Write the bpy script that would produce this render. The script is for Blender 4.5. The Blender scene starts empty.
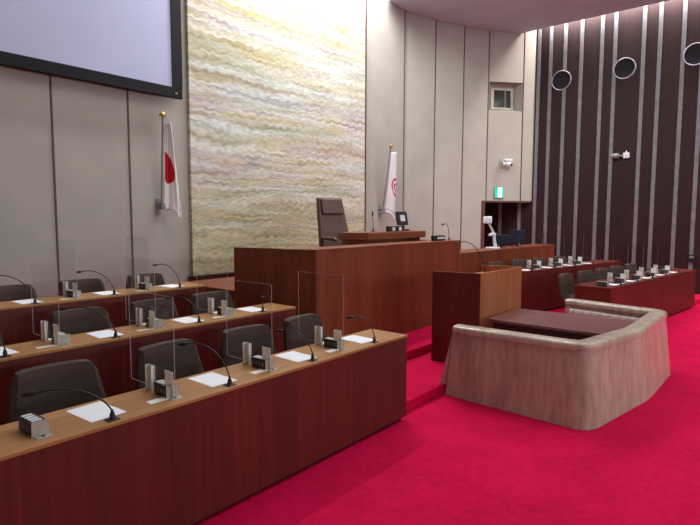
import bpy, bmesh, math, random
from mathutils import Vector, Matrix
random.seed(4)
S = bpy.context.scene
COL = S.collection
R = math.radians
PI = math.pi

# ------------------------------------------------------------------ materials
def lin(c):
    return tuple(((v/255)/12.92 if v/255 <= .04045 else ((v/255+.055)/1.055)**2.4) for v in c) + (1,)

def newmat(name):
    m = bpy.data.materials.new(name); m.use_nodes = True
    nt = m.node_tree
    return m, nt, nt.nodes['Principled BSDF'], nt.nodes['Material Output']

def N(nt, typ, **kw):
    n = nt.nodes.new(typ)
    for k, v in kw.items():
        if k.startswith('i_'):
            key = k[2:]
            n.inputs[int(key) if key.isdigit() else key.replace('_', ' ')].default_value = v
        else:
            setattr(n, k, v)
    return n

def ramp(nt, fac, stops, interp='LINEAR'):
    r = nt.nodes.new('ShaderNodeValToRGB'); r.color_ramp.interpolation = interp
    el = r.color_ramp.elements
    while len(el) < len(stops): el.new(.5)
    for e, (p, c) in zip(el, stops): e.position = p; e.color = lin(c)
    nt.links.new(fac, r.inputs[0]); return r

def bump(nt, b, height, strength=.3, dist=.01):
    n = N(nt, 'ShaderNodeBump'); n.inputs['Strength'].default_value = strength; n.inputs['Distance'].default_value = dist
    nt.links.new(height, n.inputs['Height']); nt.links.new(n.outputs[0], b.inputs['Normal'])

def plain(name, c, rough=.5, metal=0, var=.08, scale=6, emis=None, est=1):
    m, nt, b, o = newmat(name)
    tc = N(nt, 'ShaderNodeTexCoord'); nz = N(nt, 'ShaderNodeTexNoise'); nz.inputs['Scale'].default_value = scale
    nt.links.new(tc.outputs['Object'], nz.inputs['Vector'])
    lo = tuple(max(0, v*(1-var)) for v in c); hi = tuple(min(255, v*(1+var)) for v in c)
    r = ramp(nt, nz.outputs[0], [(.3, lo), (.7, hi)])
    nt.links.new(r.outputs[0], b.inputs['Base Color'])
    b.inputs['Roughness'].default_value = rough; b.inputs['Metallic'].default_value = metal
    if emis:
        b.inputs['Emission Color'].default_value = lin(emis); b.inputs['Emission Strength'].default_value = est
    return m

def wood(name, c1, c2, c3, rough=.4, axis='Z', fine=26, stripe=1.4):
    m, nt, b, o = newmat(name)
    tc = N(nt, 'ShaderNodeTexCoord'); mp = N(nt, 'ShaderNodeMapping')
    sc = {'Z': (1, 1, .05), 'X': (.05, 1, 1), 'Y': (1, .05, 1)}[axis]
    mp.inputs['Scale'].default_value = sc
    nt.links.new(tc.outputs['Object'], mp.inputs['Vector'])
    n1 = N(nt, 'ShaderNodeTexNoise'); n1.inputs['Scale'].default_value = fine; n1.inputs['Detail'].default_value = 6
    n2 = N(nt, 'ShaderNodeTexNoise'); n2.inputs['Scale'].default_value = stripe*3; n2.inputs['Detail'].default_value = 2
    nt.links.new(mp.outputs[0], n1.inputs['Vector']); nt.links.new(mp.outputs[0], n2.inputs['Vector'])
    mx = N(nt, 'ShaderNodeMath', operation='MULTIPLY_ADD'); mx.inputs[1].default_value = .55
    nt.links.new(n1.outputs[0], mx.inputs[0])
    m2 = N(nt, 'ShaderNodeMath', operation='MULTIPLY'); m2.inputs[1].default_value = .45
    nt.links.new(n2.outputs[0], m2.inputs[0]); nt.links.new(m2.outputs[0], mx.inputs[2])
    r = ramp(nt, mx.outputs[0], [(.3, c1), (.5, c2), (.7, c3)])
    nt.links.new(r.outputs[0], b.inputs['Base Color'])
    b.inputs['Roughness'].default_value = rough
    b.inputs['Specular IOR Level'].default_value = .3
    return m

M = {}
M['front'] = wood('red_brown_veneer', (76, 24, 22), (92, 31, 26), (108, 40, 32), .45)
M['top'] = wood('tan_oak_top', (142, 98, 56), (161, 114, 68), (177, 130, 82), .4, 'X')
M['rost'] = wood('mahogany_veneer', (94, 42, 26), (116, 55, 34), (134, 68, 42), .45)
M['rost_top'] = wood('mahogany_top', (104, 52, 36), (122, 64, 44), (138, 78, 54), .35, 'X')
M['lect'] = wood('lectern_veneer_lit', (134, 76, 46), (156, 94, 60), (172, 108, 70), .45)  # lectern faces turned to the light; their brightness is put into the colour
M['dark_table'] = wood('rosewood', (104, 64, 66), (120, 76, 78), (132, 86, 88), .3, 'Y')
M['dark_edge'] = wood('rosewood_dark', (48, 20, 24), (58, 25, 29), (68, 30, 33), .4, 'X')
M['wallwood'] = wood('walnut_wall', (34, 17, 20), (44, 22, 25), (55, 29, 29), .6, 'Z', 14, .6)
M['jamb'] = wood('brown_jamb', (70, 40, 36), (86, 50, 44), (98, 60, 52), .5)

def carpet():
    m, nt, b, o = newmat('crimson_carpet')
    tc = N(nt, 'ShaderNodeTexCoord')
    n1 = N(nt, 'ShaderNodeTexNoise'); n1.inputs['Scale'].default_value = 220; n1.inputs['Detail'].default_value = 3
    n2 = N(nt, 'ShaderNodeTexNoise'); n2.inputs['Scale'].default_value = 2.2; n2.inputs['Detail'].default_value = 5
    n3 = N(nt, 'ShaderNodeTexNoise'); n3.inputs['Scale'].default_value = 16; n3.inputs['Detail'].default_value = 6
    for n in (n1, n2, n3): nt.links.new(tc.outputs['Object'], n.inputs['Vector'])
    a = N(nt, 'ShaderNodeMath', operation='ADD'); nt.links.new(n2.outputs[0], a.inputs[0]); nt.links.new(n3.outputs[0], a.inputs[1])
    h = N(nt, 'ShaderNodeMath', operation='MULTIPLY'); h.inputs[1].default_value = .5; nt.links.new(a.outputs[0], h.inputs[0])
    r = ramp(nt, h.outputs[0], [(.3, (176, 4, 54)), (.5, (198, 8, 66)), (.7, (212, 14, 76))])
    nt.links.new(r.outputs[0], b.inputs['Base Color'])
    b.inputs['Roughness'].default_value = .95; b.inputs['Specular IOR Level'].default_value = .1
    b.inputs['Sheen Weight'].default_value = .15; b.inputs['Sheen Tint'].default_value = lin((230, 40, 100))
    bump(nt, b, n1.outputs[0], .5, .01)
    return m
M['carpet'] = carpet()

def marble():
    m, nt, b, o = newmat('pink_travertine')
    tc = N(nt, 'ShaderNodeTexCoord'); mp = N(nt, 'ShaderNodeMapping'); mp.inputs['Scale'].default_value = (1, 1, .12)
    nt.links.new(tc.outputs['Object'], mp.inputs['Vector'])
    n0 = N(nt, 'ShaderNodeTexNoise'); n0.inputs['Scale'].default_value = 1.3; n0.inputs['Detail'].default_value = 3
    nt.links.new(mp.outputs[0], n0.inputs['Vector'])
    n1 = N(nt, 'ShaderNodeTexNoise'); n1.inputs['Scale'].default_value = 7; n1.inputs['Detail'].default_value = 5; n1.inputs['Distortion'].default_value = .8
    nt.links.new(mp.outputs[0], n1.inputs['Vector'])
    n2 = N(nt, 'ShaderNodeTexNoise'); n2.inputs['Scale'].default_value = 30; n2.inputs['Detail'].default_value = 3
    nt.links.new(mp.outputs[0], n2.inputs['Vector'])
    a = N(nt, 'ShaderNodeMath', operation='MULTIPLY_ADD'); a.inputs[1].default_value = .3
    nt.links.new(n2.outputs[0], a.inputs[0])
    a2 = N(nt, 'ShaderNodeMath', operation='MULTIPLY_ADD'); a2.inputs[1].default_value = .5
    nt.links.new(n1.outputs[0], a2.inputs[0])
    a3 = N(nt, 'ShaderNodeMath', operation='MULTIPLY'); a3.inputs[1].default_value = .2
    nt.links.new(n0.outputs[0], a3.inputs[0]); nt.links.new(a3.outputs[0], a2.inputs[2]); nt.links.new(a2.outputs[0], a.inputs[2])
    r = ramp(nt, a.outputs[0], [(.34, (150, 128, 116)), (.46, (172, 152, 138)), (.54, (184, 166, 152)), (.66, (196, 180, 166))])
    nt.links.new(r.outputs[0], b.inputs['Base Color'])
    b.inputs['Roughness'].default_value = .22
    return m
M['marble'] = marble()
M['lining'] = plain('pale_padding', (208, 194, 190), .8, var=.03)

def cloth_wall(name, c, sc=60):
    m, nt, b, o = newmat(name)
    tc = N(nt, 'ShaderNodeTexCoord'); mp = N(nt, 'ShaderNodeMapping'); mp.inputs['Scale'].default_value = (.3, .3, 2)
    nt.links.new(tc.outputs['Object'], mp.inputs['Vector'])
    n = N(nt, 'ShaderNodeTexNoise'); n.inputs['Scale'].default_value = sc; n.inputs['Detail'].default_value = 3
    n2 = N(nt, 'ShaderNodeTexNoise'); n2.inputs['Scale'].default_value = 1.5
    nt.links.new(mp.outputs[0], n.inputs['Vector']); nt.links.new(tc.outputs['Object'], n2.inputs['Vector'])
    a = N(nt, 'ShaderNodeMath', operation='ADD'); nt.links.new(n.outputs[0], a.inputs[0]); nt.links.new(n2.outputs[0], a.inputs[1])
    h = N(nt, 'ShaderNodeMath', operation='MULTIPLY'); h.inputs[1].default_value = .5; nt.links.new(a.outputs[0], h.inputs[0])
    r = ramp(nt, h.outputs[0], [(.3, tuple(v*.95 for v in c)), (.7, tuple(min(255, v*1.04) for v in c))])
    nt.links.new(r.outputs[0], b.inputs['Base Color']); b.inputs['Roughness'].default_value = .9
    b.inputs['Specular IOR Level'].default_value = .15
    return m
M['wall'] = cloth_wall('beige_wall_cloth', (168, 163, 155))
M['ceil'] = plain('mauve_plaster', (176, 182, 192), .9, var=.02, scale=1)
M['hidden_wall'] = plain('hall_wall', (166, 160, 150), .8)
M['lid'] = plain('upper_ceiling', (190, 186, 182), .9)

def tapestry():
    m, nt, b, o = newmat('woven_tapestry')
    L = nt.links
    tc = N(nt, 'ShaderNodeTexCoord'); sp = N(nt, 'ShaderNodeSeparateXYZ'); L.new(tc.outputs['Object'], sp.inputs[0])
    def math_(op, a, bb=None, c=None):
        n = N(nt, 'ShaderNodeMath', operation=op)
        for i, v in enumerate((a, bb, c)):
            if v is None: continue
            if isinstance(v, (int, float)): n.inputs[i].default_value = v
            else: L.new(v, n.inputs[i])
        return n.outputs[0]
    def noise(vec, scale, detail=3):
        n = N(nt, 'ShaderNodeTexNoise'); n.inputs['Scale'].default_value = scale; n.inputs['Detail'].default_value = detail; n.inputs['Roughness'].default_value = .45
        L.new(vec, n.inputs['Vector']); return n.outputs[0]
    def comb(x, y, z):
        n = N(nt, 'ShaderNodeCombineXYZ')
        for i, v in enumerate((x, y, z)):
            if isinstance(v, (int, float)): n.inputs[i].default_value = v
            else: L.new(v, n.inputs[i])
        return n.outputs[0]
    X, Z = sp.outputs['X'], sp.outputs['Z']
    big = noise(comb(math_('MULTIPLY', X, .35), 0, math_('MULTIPLY', Z, .9)), 1.0, 2)
    med = noise(comb(X, 3.3, math_('MULTIPLY', Z, 2.0)), 1.6, 2)
    rip = math_('SINE', math_('ADD', math_('MULTIPLY', X, 25), math_('MULTIPLY', med, 16)))
    amp = math_('MULTIPLY', noise(comb(math_('MULTIPLY', X, .5), 7, math_('MULTIPLY', Z, 1.5)), 1.5, 1), .034)
    z2 = math_('ADD', math_('ADD', Z, math_('MULTIPLY', big, .45)), math_('ADD', math_('MULTIPLY', med, .10), math_('MULTIPLY', rip, amp)))
    band = noise(comb(math_('MULTIPLY', X, .12), 1.7, math_('MULTIPLY', z2, 3.4)), 1.0, 3)
    hue = noise(comb(math_('MULTIPLY', X, .22), 9.1, math_('MULTIPLY', z2, 2.3)), 1.0, 2)
    cr = ramp(nt, hue, [(.24, (212, 190, 196)), (.33, (220, 212, 200)), (.4, (194, 208, 198)), (.46, (218, 218, 216)), (.5, (206, 196, 160)), (.535, (220, 216, 196)), (.58, (198, 192, 212)), (.64, (226, 200, 192)), (.72, (186, 206, 198))])
    cr2 = ramp(nt, band, [(.3, (180, 168, 120)), (.4, (214, 208, 190)), (.46, (228, 228, 228)), (.5, (186, 180, 164)), (.53, (218, 216, 212)), (.575, (176, 162, 112)), (.62, (218, 214, 208)), (.7, (194, 190, 202))])
    mix = N(nt, 'ShaderNodeMix', data_type='RGBA'); mix.inputs[0].default_value = .55
    L.new(cr.outputs[0], mix.inputs[6]); L.new(cr2.outputs[0], mix.inputs[7])
    fine = noise(comb(math_('MULTIPLY', X, .5), 4.4, math_('MULTIPLY', z2, 9)), 1.0, 4)
    fr = ramp(nt, fine, [(.28, (206, 200, 188)), (.40, (242, 240, 236)), (.5, (255, 255, 255)), (.58, (240, 238, 234)), (.62, (214, 208, 200)), (.68, (244, 242, 240))])
    mu = N(nt, 'ShaderNodeMix', data_type='RGBA', blend_type='MULTIPLY'); mu.inputs[0].default_value = .9
    L.new(mix.outputs[2], mu.inputs[6]); L.new(fr.outputs[0], mu.inputs[7])
    weave = noise(comb(math_('MULTIPLY', X, 9), 2.2, math_('MULTIPLY', Z, 22)), 1.0, 3)
    wr = ramp(nt, weave, [(.3, (226, 225, 222)), (.6, (255, 255, 255))])
    mw = N(nt, 'ShaderNodeMix', data_type='RGBA', blend_type='MULTIPLY'); mw.inputs[0].default_value = 1
    L.new(mu.outputs[2], mw.inputs[6]); L.new(wr.outputs[0], mw.inputs[7])
    lowf = N(nt, 'ShaderNodeMapRange'); lowf.interpolation_type = 'SMOOTHSTEP'
    L.new(z2, lowf.inputs[0]); lowf.inputs[1].default_value = 3.6; lowf.inputs[2].default_value = 1.2; lowf.inputs[3].default_value = 0; lowf.inputs[4].default_value = .62
    dk = N(nt, 'ShaderNodeMix', data_type='RGBA', blend_type='MULTIPLY'); L.new(lowf.outputs[0], dk.inputs[0])
    L.new(mw.outputs[2], dk.inputs[6]); dk.inputs[7].default_value = lin((226, 214, 158))
    L.new(dk.outputs[2], b.inputs['Base Color'])
    b.inputs['Roughness'].default_value = .95; b.inputs['Specular IOR Level'].default_value = .1
    bump(nt, b, math_('ADD', fine, math_('MULTIPLY', band, .5)), .35, .03)
    return m
M['tapestry'] = tapestry()

M['screen'] = plain('projection_screen', (178, 182, 212), .8, var=.01, scale=1)
M['black_frame'] = plain('black_frame', (7, 7, 16), .9)
M['groove'] = plain('wall_joint', (86, 64, 56), .8)
M['strip'] = plain('silver_strip', (116, 116, 122), .5, metal=.0)
M['chair'] = plain('brown_chair_fabric', (58, 37, 30), .75, var=.1, scale=40)
M['chair_high'] = plain('brown_leather', (88, 56, 50), .5, var=.08, scale=12)
M['chair_base'] = plain('black_chair_base', (24, 22, 24), .4)
M['black'] = plain('black_plastic', (20, 20, 24), .45)
M['mic'] = plain('black_mic', (18, 18, 22), .5)
M['steel'] = plain('brushed_steel', (176, 172, 166), .42, metal=.55, var=.05, scale=20)
M['alu'] = plain('silver_bracket', (228, 226, 220), .5, metal=.0, var=.03)
M['paper'] = plain('white_paper', (236, 238, 246), .8, var=.015)
M['window'] = plain('white_number_window', (216, 216, 222), .5, var=.02)
M['digit'] = plain('grey_digit', (96, 94, 104), .6)
M['white'] = plain('white_plastic', (222, 224, 232), .5, var=.02)
M['grey'] = plain('grey_plastic', (130, 128, 130), .5)
M['navy'] = plain('dark_navy_screen', (16, 20, 44), .3)
M['brass'] = plain('brass', (200, 170, 96), .35, metal=.7)
M['pole'] = plain('grey_pole', (140, 134, 128), .45, metal=.3)
M['hole'] = plain('speaker_black', (14, 13, 24), .8)
M['ring'] = plain('grey_ring', (128, 122, 140), .5)
M['booth_glass'] = plain('dark_glass', (44, 52, 48), .1)
M['booth_frame'] = plain('pale_frame', (178, 172, 160), .6)
M['light_face'] = plain('downlight_face', (235, 235, 245), .5, emis=(235, 232, 250), est=1.6)
M['green'] = plain('exit_green', (0, 150, 110), .5, emis=(20, 190, 165), est=.9)
M['exit_white'] = plain('exit_white', (230, 255, 245), .5, emis=(215, 255, 242), est=1.3)

def acrylic():
    m, nt, b, o = newmat('clear_acrylic')
    nt.nodes.remove(b)
    t = N(nt, 'ShaderNodeBsdfTransparent'); t.inputs[0].default_value = (.965, .97, .97, 1)
    g = N(nt, 'ShaderNodeBsdfGlossy'); g.inputs['Roughness'].default_value = .04
    f = N(nt, 'ShaderNodeLayerWeight'); f.inputs[0].default_value = .12
    fm = N(nt, 'ShaderNodeMath', operation='MULTIPLY'); fm.inputs[1].default_value = .5; nt.links.new(f.outputs['Fresnel'], fm.inputs[0])
    fa = N(nt, 'ShaderNodeMath', operation='MINIMUM'); fa.inputs[1].default_value = .07; nt.links.new(fm.outputs[0], fa.inputs[0])
    mx = N(nt, 'ShaderNodeMixShader')
    nt.links.new(fa.outputs[0], mx.inputs[0]); nt.links.new(t.outputs[0], mx.inputs[1]); nt.links.new(g.outputs[0], mx.inputs[2])
    nt.links.new(mx.outputs[0], o.inputs[0]); return m
M['acrylic'] = acrylic()
def acrylic_edge():
    m, nt, b, o = newmat('acrylic_edge')
    b.inputs['Base Color'].default_value = lin((196, 192, 196)); b.inputs['Alpha'].default_value = .5
    b.inputs['Roughness'].default_value = .3; return m
M['acrylic_edge'] = acrylic_edge()

def flag_mat(name, emblem):
    m, nt, b, o = newmat(name); L = nt.links
    uv = N(nt, 'ShaderNodeUVMap'); uv.uv_map = 'UVMap'
    mp = N(nt, 'ShaderNodeMapping'); mp.inputs['Location'].default_value = (-.5, -.5, 0); L.new(uv.outputs[0], mp.inputs[0])
    ln = N(nt, 'ShaderNodeVectorMath', operation='LENGTH')
    sc = N(nt, 'ShaderNodeVectorMath', operation='MULTIPLY'); sc.inputs[1].default_value = (.44, 1, 0) if emblem == 'disc' else (.6, 1, 0)
    L.new(mp.outputs[0], sc.inputs[0]); L.new(sc.outputs[0], ln.inputs[0])
    if emblem == 'disc':
        r = ramp(nt, ln.outputs['Value'], [(0, (200, 14, 34)), (.17, (246, 248, 250))], 'CONSTANT')
    else:
        r = ramp(nt, ln.outputs['Value'], [(0, (236, 236, 240)), (.03, (206, 40, 70)), (.06, (236, 236, 240)), (.095, (206, 40, 70)), (.13, (236, 236, 240))], 'CONSTANT')
    L.new(r.outputs[0], b.inputs['Base Color']); b.inputs['Roughness'].default_value = .85
    return m
M['flag_disc'] = flag_mat('white_flag_red_disc', 'disc')
M['flag_emblem'] = flag_mat('white_flag_red_emblem', 'ring')

# ------------------------------------------------------------------ mesh helpers
def bm_new(): return bmesh.new()

def box(bm, x0, x1, y0, y1, z0, z1, bevel=0, seg=2):
    b2 = bmesh.new()
    vs = [b2.verts.new((x, y, z)) for x in (x0, x1) for y in (y0, y1) for z in (z0, z1)]
    for f in ((0, 1, 3, 2), (4, 6, 7, 5), (0, 4, 5, 1), (2, 3, 7, 6), (0, 2, 6, 4), (1, 5, 7, 3)):
        b2.faces.new([vs[i] for i in f])
    if bevel:
        bmesh.ops.bevel(b2, geom=b2.edges[:] + b2.verts[:], offset=bevel, segments=seg, profile=.5, affect='EDGES')
    merge(bm, b2)

def merge(bm, b2, mat=None):
    if mat is not None: bmesh.ops.transform(b2, matrix=mat, verts=b2.verts[:])
    me = bpy.data.meshes.new('tmp'); b2.to_mesh(me); b2.free(); bm.from_mesh(me); bpy.data.meshes.remove(me)

def prism(bm, pts, z0, z1, bevel=0, seg=2):
    b2 = bmesh.new()
    lo = [b2.verts.new((p[0], p[1], z0)) for p in pts]; hi = [b2.verts.new((p[0], p[1], z1)) for p in pts]
    n = len(pts)
    for i in range(n): b2.faces.new((lo[i], lo[(i+1) % n], hi[(i+1) % n], hi[i]))
    b2.faces.new(hi); b2.faces.new(lo[::-1])
    bmesh.ops.recalc_face_normals(b2, faces=b2.faces[:])
    if bevel: bmesh.ops.bevel(b2, geom=b2.edges[:], offset=bevel, segments=seg, profile=.5, affect='EDGES')
    merge(bm, b2)

def lathe(bm, prof, seg=24, mat=None):
    b2 = bmesh.new(); rings = []
    for r, z in prof:
        rings.append([b2.verts.new((r*math.cos(2*PI*i/seg), r*math.sin(2*PI*i/seg), z)) for i in range(seg)])
    for a, b in zip(rings, rings[1:]):
        for i in range(seg): b2.faces.new((a[i], a[(i+1) % seg], b[(i+1) % seg], b[i]))
    b2.faces.new(rings[0][::-1]); b2.faces.new(rings[-1])
    merge(bm, b2, mat)

def tube(bm, pts, rad, seg=8):
    pts = [Vector(p) for p in pts]
    b2 = bmesh.new(); rings = []
    for i, p in enumerate(pts):
        d = (pts[min(i+1, len(pts)-1)] - pts[max(i-1, 0)]).normalized()
        a = d.cross(Vector((0, 0, 1)));
        if a.length < .05: a = d.cross(Vector((1, 0, 0)))
        a.normalize(); c = d.cross(a)
        r = rad[i] if isinstance(rad, (list, tuple)) else rad
        rings.append([b2.verts.new(p + a*r*math.cos(2*PI*k/seg) + c*r*math.sin(2*PI*k/seg)) for k in range(seg)])
    for a, b in zip(rings, rings[1:]):
        for i in range(seg): b2.faces.new((a[i], a[(i+1) % seg], b[(i+1) % seg], b[i]))
    b2.faces.new(rings[0][::-1]); b2.faces.new(rings[-1])
    bmesh.ops.recalc_face_normals(b2, faces=b2.faces[:])
    merge(bm, b2)

def bez(p0, p1, p2, p3, n=14):
    o = []
    for i in range(n+1):
        t = i/n; o.append(Vector(p0)*(1-t)**3 + 3*Vector(p1)*t*(1-t)**2 + 3*Vector(p2)*t*t*(1-t) + Vector(p3)*t**3)
    return o

def obj(name, bm, mat, parent=None, smooth=False, loc=None):
    me = bpy.data.meshes.new(name); bmesh.ops.recalc_face_normals(bm, faces=bm.faces[:]); bm.to_mesh(me); bm.free()
    for m in (mat if isinstance(mat, list) else [mat]): me.materials.append(m)
    o = bpy.data.objects.new(name, me); COL.objects.link(o)
    if parent: o.parent = parent
    if loc: o.location = loc
    if smooth:
        for p in me.polygons: p.use_smooth = True
        me.set_sharp_from_angle(angle=R(40))
    return o

def tag(o, label, cat, group=None):
    o['label'] = label; o['category'] = cat
    if group: o['group'] = group
    return o

def thing(name, label, cat, loc=(0, 0, 0), rz=0, group=None):
    o = bpy.data.objects.new(name, None); COL.objects.link(o); o.empty_display_size = .1
    o.location = loc; o.rotation_euler = (0, 0, rz)
    return tag(o, label, cat, group)

def struct(name, bm, mat, smooth=False):
    o = obj(name, bm, mat, None, smooth); o['kind'] = 'structure'; return o

def dup(root, loc, rz, label, group=None):
    r = root.copy(); COL.objects.link(r); r.location = loc; r.rotation_euler = (0, 0, rz); r['label'] = label
    if group: r['group'] = group
    for ch in list(root.children):
        c = ch.copy(); COL.objects.link(c); c.parent = r
        for g in list(ch.children):
            d = g.copy(); COL.objects.link(d); d.parent = c
    return r

# ------------------------------------------------------------------ room shell
XW, YW = 15.7, 8.0          # far side wall, front wall
XL, ZC, ZH = -2.2, 7.25, 9.5
def bx1(name, mat, *a):
    bm = bm_new(); box(bm, *a); return struct(name, bm, mat)

bx1('floor', M['carpet'], XL, XW+.3, -10, 9.6, -.2, 0)
# carpeted steps
def step(name, pts, z0, z1):
    bm = bm_new(); prism(bm, pts, z0, z1, .012, 2); o = struct(name, bm, M['carpet']); return o
step('floor_platform', [(XL, 2.97), (8.9, 2.97), (9.34, 2.33), (14.2, 1.70), (15.68, 1.5), (15.68, 7.98), (XL, 7.98)], 0, .115)
step('floor_middle_platform', [(XL, 4.44), (4.45, 4.44), (4.45, 3.85), (9.0, 3.85), (9.2, 4.1), (14.05, 3.2), (15.68, 2.9), (15.68, 7.98), (XL, 7.98)], .115, .23)
step('floor_upper_platform', [(XL, 6.0), (4.3, 6.0), (4.3, 7.98), (XL, 7.98)], .23, .345)

# front wall: flat behind the tapestry, then curving round towards the side wall
bm = bm_new(); box(bm, XL-.3, 12.0, YW, YW+.3, 0, ZH); struct('wall_front', bm, M['wall'])
PL = [Vector(p) for p in ((12.0, 8.0), (12.95, 7.72), (13.85, 7.33), (14.54, 7.02), (14.66, 6.96), (15.42, 6.29), (15.7, 6.03))]
def seg_n(i):
    d = (PL[i+1]-PL[i]).normalized(); return Vector((-d.y, d.x))
PB = []
for i, p in enumerate(PL):
    ns = ([seg_n(i-1)] if i > 0 else []) + ([seg_n(i)] if i < len(PL)-1 else [])
    PB.append(p + (sum(ns, Vector((0, 0)))).normalized()*.32)
DZ, NZ0, NZ1 = 2.48, 5.06, 5.87
bm = bm_new()
for i in range(len(PL)-1):
    q = [PL[i], PL[i+1], PB[i+1], PB[i]]
    z0 = 0 if i < 3 else DZ
    if i == 4:
        prism(bm, q, z0, NZ0); prism(bm, q, NZ1, ZH)
        d = PL[5]-PL[4]; n = seg_n(4)
        prism(bm, [PL[5], PL[5]+n*.32, PL[4]+d*.86+n*.32], NZ0, NZ1)       # splayed side of the niche
        prism(bm, [PL[4]+n*.3, PL[5]+n*.3, PL[5]+n*.36, PL[4]+n*.36], NZ0, NZ1)
        b2 = bmesh.new(); a0, b0, a1, b1 = PL[4], PL[5], PL[4]+n*.3, PL[5]+n*.3
        v = [b2.verts.new(t) for t in ((a0.x, a0.y, NZ0), (b0.x, b0.y, NZ0), (b1.x, b1.y, NZ0), (a1.x, a1.y, NZ0), (a1.x, a1.y, NZ0+.08), (b1.x, b1.y, NZ0+.08))]
        b2.faces.new((v[0], v[1], v[5], v[4])); b2.faces.new((v[0], v[3], v[2], v[1])); b2.faces.new((v[2], v[3], v[4], v[5])); b2.faces.new((v[0], v[4], v[3])); b2.faces.new((v[1], v[2], v[5])); merge(bm, b2)
    else: prism(bm, q, z0, ZH)
struct('wall_curved', bm, M['wall'])
# side passage under the curved wall
bx1('wall_passage', M['hidden_wall'], 12.0, XW, 9.3, 9.6, 0, 3)
bm = bm_new(); prism(bm, [(14.3, 7.2), (14.5, 7.12), (14.8, 9.3), (14.5, 9.3)], 0, 2.9); struct('wall_passage_side', bm, M['wallwood'])
bm = bm_new(); prism(bm, [(14.5, 7.3), (15.7, 6.3), (15.7, 9.3), (14.5, 9.3)], DZ+.1, DZ+.2); struct('ceiling_passage', bm, M['hidden_wall'])
bm = bm_new(); prism(bm, [PL[3]+Vector((-.06, -.0)), PL[3]+Vector((.02, -.06)), PB[3]+Vector((.06, -.05)), PB[3]+Vector((-.02, 0))], .235, DZ); struct('trim_1', bm, M['jamb'])
nn = seg_n(4)
bm = bm_new(); prism(bm, [PL[3]-nn*.02, PL[5]-nn*.02, PL[6]-nn*.02+Vector((-.03, .03)), PB[6]+Vector((-.03, .0)), PB[3]], DZ-.05, DZ); struct('trim_2', bm, M['jamb'])
# booth window at the back of the niche
d = (PL[5]-PL[4]).normalized(); n = seg_n(4)
ND, NN = d.copy(), n.copy()
def NP(s_, off, z): v = PL[4]+ND*s_+NN*off; return (v.x, v.y, z)
def nbox(bm, s0, s1, o0, o1, z0, z1): prism(bm, [NP(s0, o0, 0)[:2], NP(s1, o0, 0)[:2], NP(s1, o1, 0)[:2], NP(s0, o1, 0)[:2]], z0, z1)
bm = bm_new()
for a in ((.16, .26, .26, .3, 5.15, 5.76), (.78, .86, .26, .3, 5.15, 5.76), (.26, .78, .26, .3, 5.70, 5.76), (.26, .78, .26, .3, 5.15, 5.2)): nbox(bm, *a)
w = struct('window_1', bm, M['booth_frame'])
bm = bm_new(); nbox(bm, .26, .78, .285, .298, 5.2, 5.7); obj('pane', bm, M['booth_glass'], w)
bm = bm_new(); nbox(bm, .60, .625, .27, .285, 5.2, 5.7); obj('mullion', bm, M['grey'], w)

# vertical joints between the wall panels
k = 3
for x in (-1.1, -.02, 1.05, 2.13, 3.2, 4.31):
    bm = bm_new(); box(bm, x-.012, x+.012, YW-.012, YW+.01, .35, ZH); struct('trim_%d' % k, bm, M['groove']); k += 1
for x, y, z0 in ((11.86, 8.0, .24), (12.94, 7.722, .24), (13.83, 7.338, .24), (14.63, 6.975, DZ), (15.44, 6.272, DZ)):
    bm = bm_new(); prism(bm, [(x-.014, y-.012), (x+.014, y-.012), (x+.014, y+.02), (x-.014, y+.02)], z0, ZC+.3); struct('trim_%d' % k, bm, M['groove']); k += 1
# timber dado under the tapestry
bm = bm_new(); box(bm, 5.32, 10.2, 7.9, 7.995, .24, .93); struct('trim_%d' % k, bm, M['front']); k += 1
bm = bm_new(); box(bm, 5.3, 10.22, 7.87, 7.995, .93, .975); struct('trim_%d' % k, bm, M['dark_edge']); k += 1

# far side wall: walnut boards with upright silver strips
bx1('wall_right', M['wallwood'], XW, XW+.3, -10, 9.6, 0, ZH)
for y in (9.14, 8.35, 7.75, 7.31, 6.79, 6.22, 5.54, 5.11, 4.23, 3.75, 3.08, 2.55, 1.7, 1.1, .3, -.5, -1.2, -2.0, -3.2, -4.4):
    y *= .766; top = DZ+.08 if y > 6.0 else ZH
    bm = bm_new(); box(bm, XW-.025, XW, y-.045, y+.045, .24 if y > 3 else .12, top); struct('trim_%d' % k, bm, M['strip']); k += 1
bx1('wall_left', M['hidden_wall'], XL-.3, XL, -10, YW, 0, ZH)
bx1('wall_back', M['hidden_wall'], XL, XW, -10.3, -10, 0, ZH)
bx1('ceiling_upper', M['lid'], XL-.3, XW+.3, -10.3, 9.6, ZH, ZH+.2)

# lower hanging ceiling over the far half, leaving a light slot beside the walnut wall
bm = bm_new()
prism(bm, [(10.96, -9.98), (15.37, -9.98), (15.37, 6.36), (15.07, 6.60), (14.68, 6.94), (13.9, 7.30), (13.0, 7.70), (12.0, 7.99), (11.45, 7.99), (11.2, 7.96), (11.04, 7.9), (10.98, 7.8), (10.96, 7.6)], ZC, ZC+.35, .03, 3)
struct('ceiling', bm, M['ceil'])

# ------------------------------------------------------------------ ceiling downlights
DL = [(11.75, 4.4), (11.75, .5), (13.6, -2.5), (11.75, -3.5), (13.6, -6.5)]
for i, (x, y) in enumerate(DL):
    lab = 'round recessed downlight in the mauve ceiling at the top picture edge' if i == 0 else 'recessed downlight further back in the mauve ceiling'
    t = thing('downlight', lab, 'light', (x, y, ZC), 0, None if i == 0 else 'downlights further back')
    bm = bm_new(); lathe(bm, [(.13, -.002), (.13, -.03), (.10, -.035), (.09, -.01), (.09, -.002)], 24); obj('trim_ring', bm, M['ring'], t, True)
    bm = bm_new(); lathe(bm, [(.088, -.012), (.088, -.002)], 24); obj('lens', bm, M['light_face'], t)

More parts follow.
